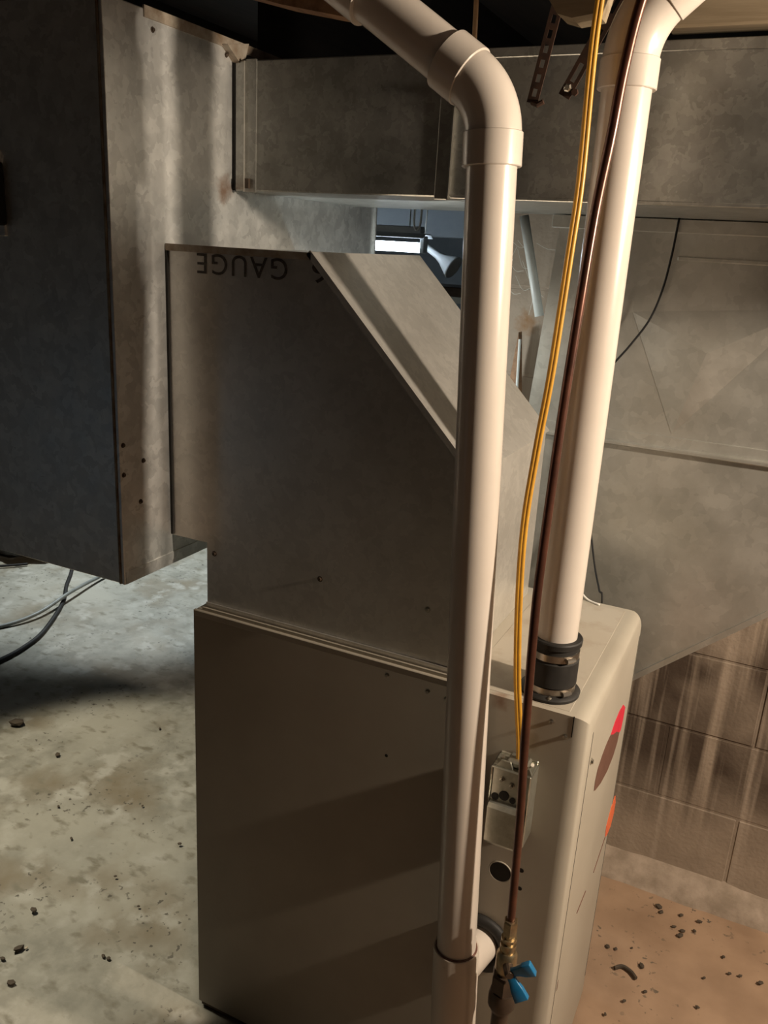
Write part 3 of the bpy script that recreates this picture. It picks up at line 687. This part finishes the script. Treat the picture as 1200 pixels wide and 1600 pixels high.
b = B((-2.42, 1.72, 0)); bmesh.ops.create_icosphere(b.bm, subdivisions=4, radius=1)
for v in b.bm.verts:
    n = mnoise.noise(v.co*2.2)*.22+mnoise.noise(v.co*6)*.09
    q = v.co*(1+n); v.co = V((q.x*.22, q.y*.16, max(0.002, .05+q.z*.055)))
tag(obj('plastic_bag', b.bm, 'bag', smooth=True), 'crumpled black plastic bag on the far floor at left edge', 'bag').location = (-2.42, 1.72, 0)

# debris
def chip_mesh(name, seed, mt):
    random.seed(seed); bm = bmesh.new(); bmesh.ops.create_icosphere(bm, subdivisions=1, radius=1)
    for v in bm.verts: v.co = V((v.co.x, v.co.y*.7, v.co.z*.45))*random.uniform(.6, 1.2)
    me = bpy.data.meshes.new(name); bm.to_mesh(me); bm.free(); me.materials.append(M[mt]); return me
chips = [chip_mesh('debris_chip', k, 'debris') for k in range(3)]
palec = chip_mesh('pale_chip', 7, 'debris_pale')
random.seed(12)
right = [(.837, .79, .011), (.845, .775, .008), (.891, .79, .007), (.897, .716, .010), (.934, .791, .008), (.748, .594, .008), (.766, .596, .006), (.831, .576, .010), (.965, .613, .005), (1.017, .655, .006),
         (1.04, .66, .006), (.85, .506, .006), (.812, .456, .006), (.961, .52, .006), (1.083, .66, .009), (.927, .752, .006), (.879, .741, .007), (.782, .402, .005), (.90, .735, .008), (.80, .62, .004), (1.0, .70, .006)]
left = [(-.939, .509, .012), (-.772, .788, .007), (-.507, .018, .011), (-.385, -.155, .012), (-.265, -.003, .007), (-.25, -.003, .007), (-.358, .376, .007), (-.453, -.116, .008), (-.62, .25, .006), (-.42, .2, .005), (-.75, .33, .006), (-.30, .15, .005), (-.55, .45, .005)]
def chip(p, r, label, group, me):
    o = bpy.data.objects.new(me.name, me); COL.objects.link(o)
    o.location = (p[0], p[1], r*.28); o.scale = (r, r, r); o.rotation_euler = (0, 0, random.uniform(0, 6.28))
    return tag(o, label, 'debris', group)
for i, (x, y_, r_) in enumerate(right):
    if y_ > .70: lab, grp = 'small dark debris chip on the brown floor close to the wall cove', 'dark chips by the wall cove'
    elif x < .84: lab, grp = 'small dark debris chip on the brown floor beside the furnace door', 'dark chips beside the furnace door'
    else: lab, grp = 'small dark debris chip out on the open brown floor at lower right', 'dark chips on the open brown floor'
    if i == 0: lab, grp = 'biggest dark debris chip on the brown floor by the wall cove', None
    chip((x, y_), r_, lab, grp, chips[i % 3])
for i, (x, y_, r_) in enumerate(left):
    if y_ < .1: lab, grp = 'small dark debris chip on the near pale floor at lower left', 'dark chips on the near left floor'
    else: lab, grp = 'small dark debris chip on the pale floor between furnace and duct shadow', 'dark chips on the middle left floor'
    if i == 0: lab, grp = 'dark debris chip just in front of the duct shadow at left', None
    if i == 3: lab, grp = 'dark round debris lump nearest the lower left corner', None
    chip((x, y_), r_, lab, grp, chips[i % 3])
chip((-1.181, .572), .028, 'largest dark lump of debris on the shaded floor at far left', None, chips[0])
chip((-.446, -.081), .014, 'black lump with a pale tip on the near left floor', None, chips[1])
chip((-.432, -.070), .006, 'tiny pale chip touching the black lump on the left floor', None, palec)
b = B((.80, .54, 0)).tube(smooth_path([(.775, .535, .004), (.79, .548, .005), (.81, .543, .005), (.825, .53, .004)], 5), .005, 8, flat=.8)
tag(obj('bark_strip', b.bm, 'debris'), 'curved dark strip of bark on the brown floor by the furnace', 'debris').location = (.80, .54, 0)
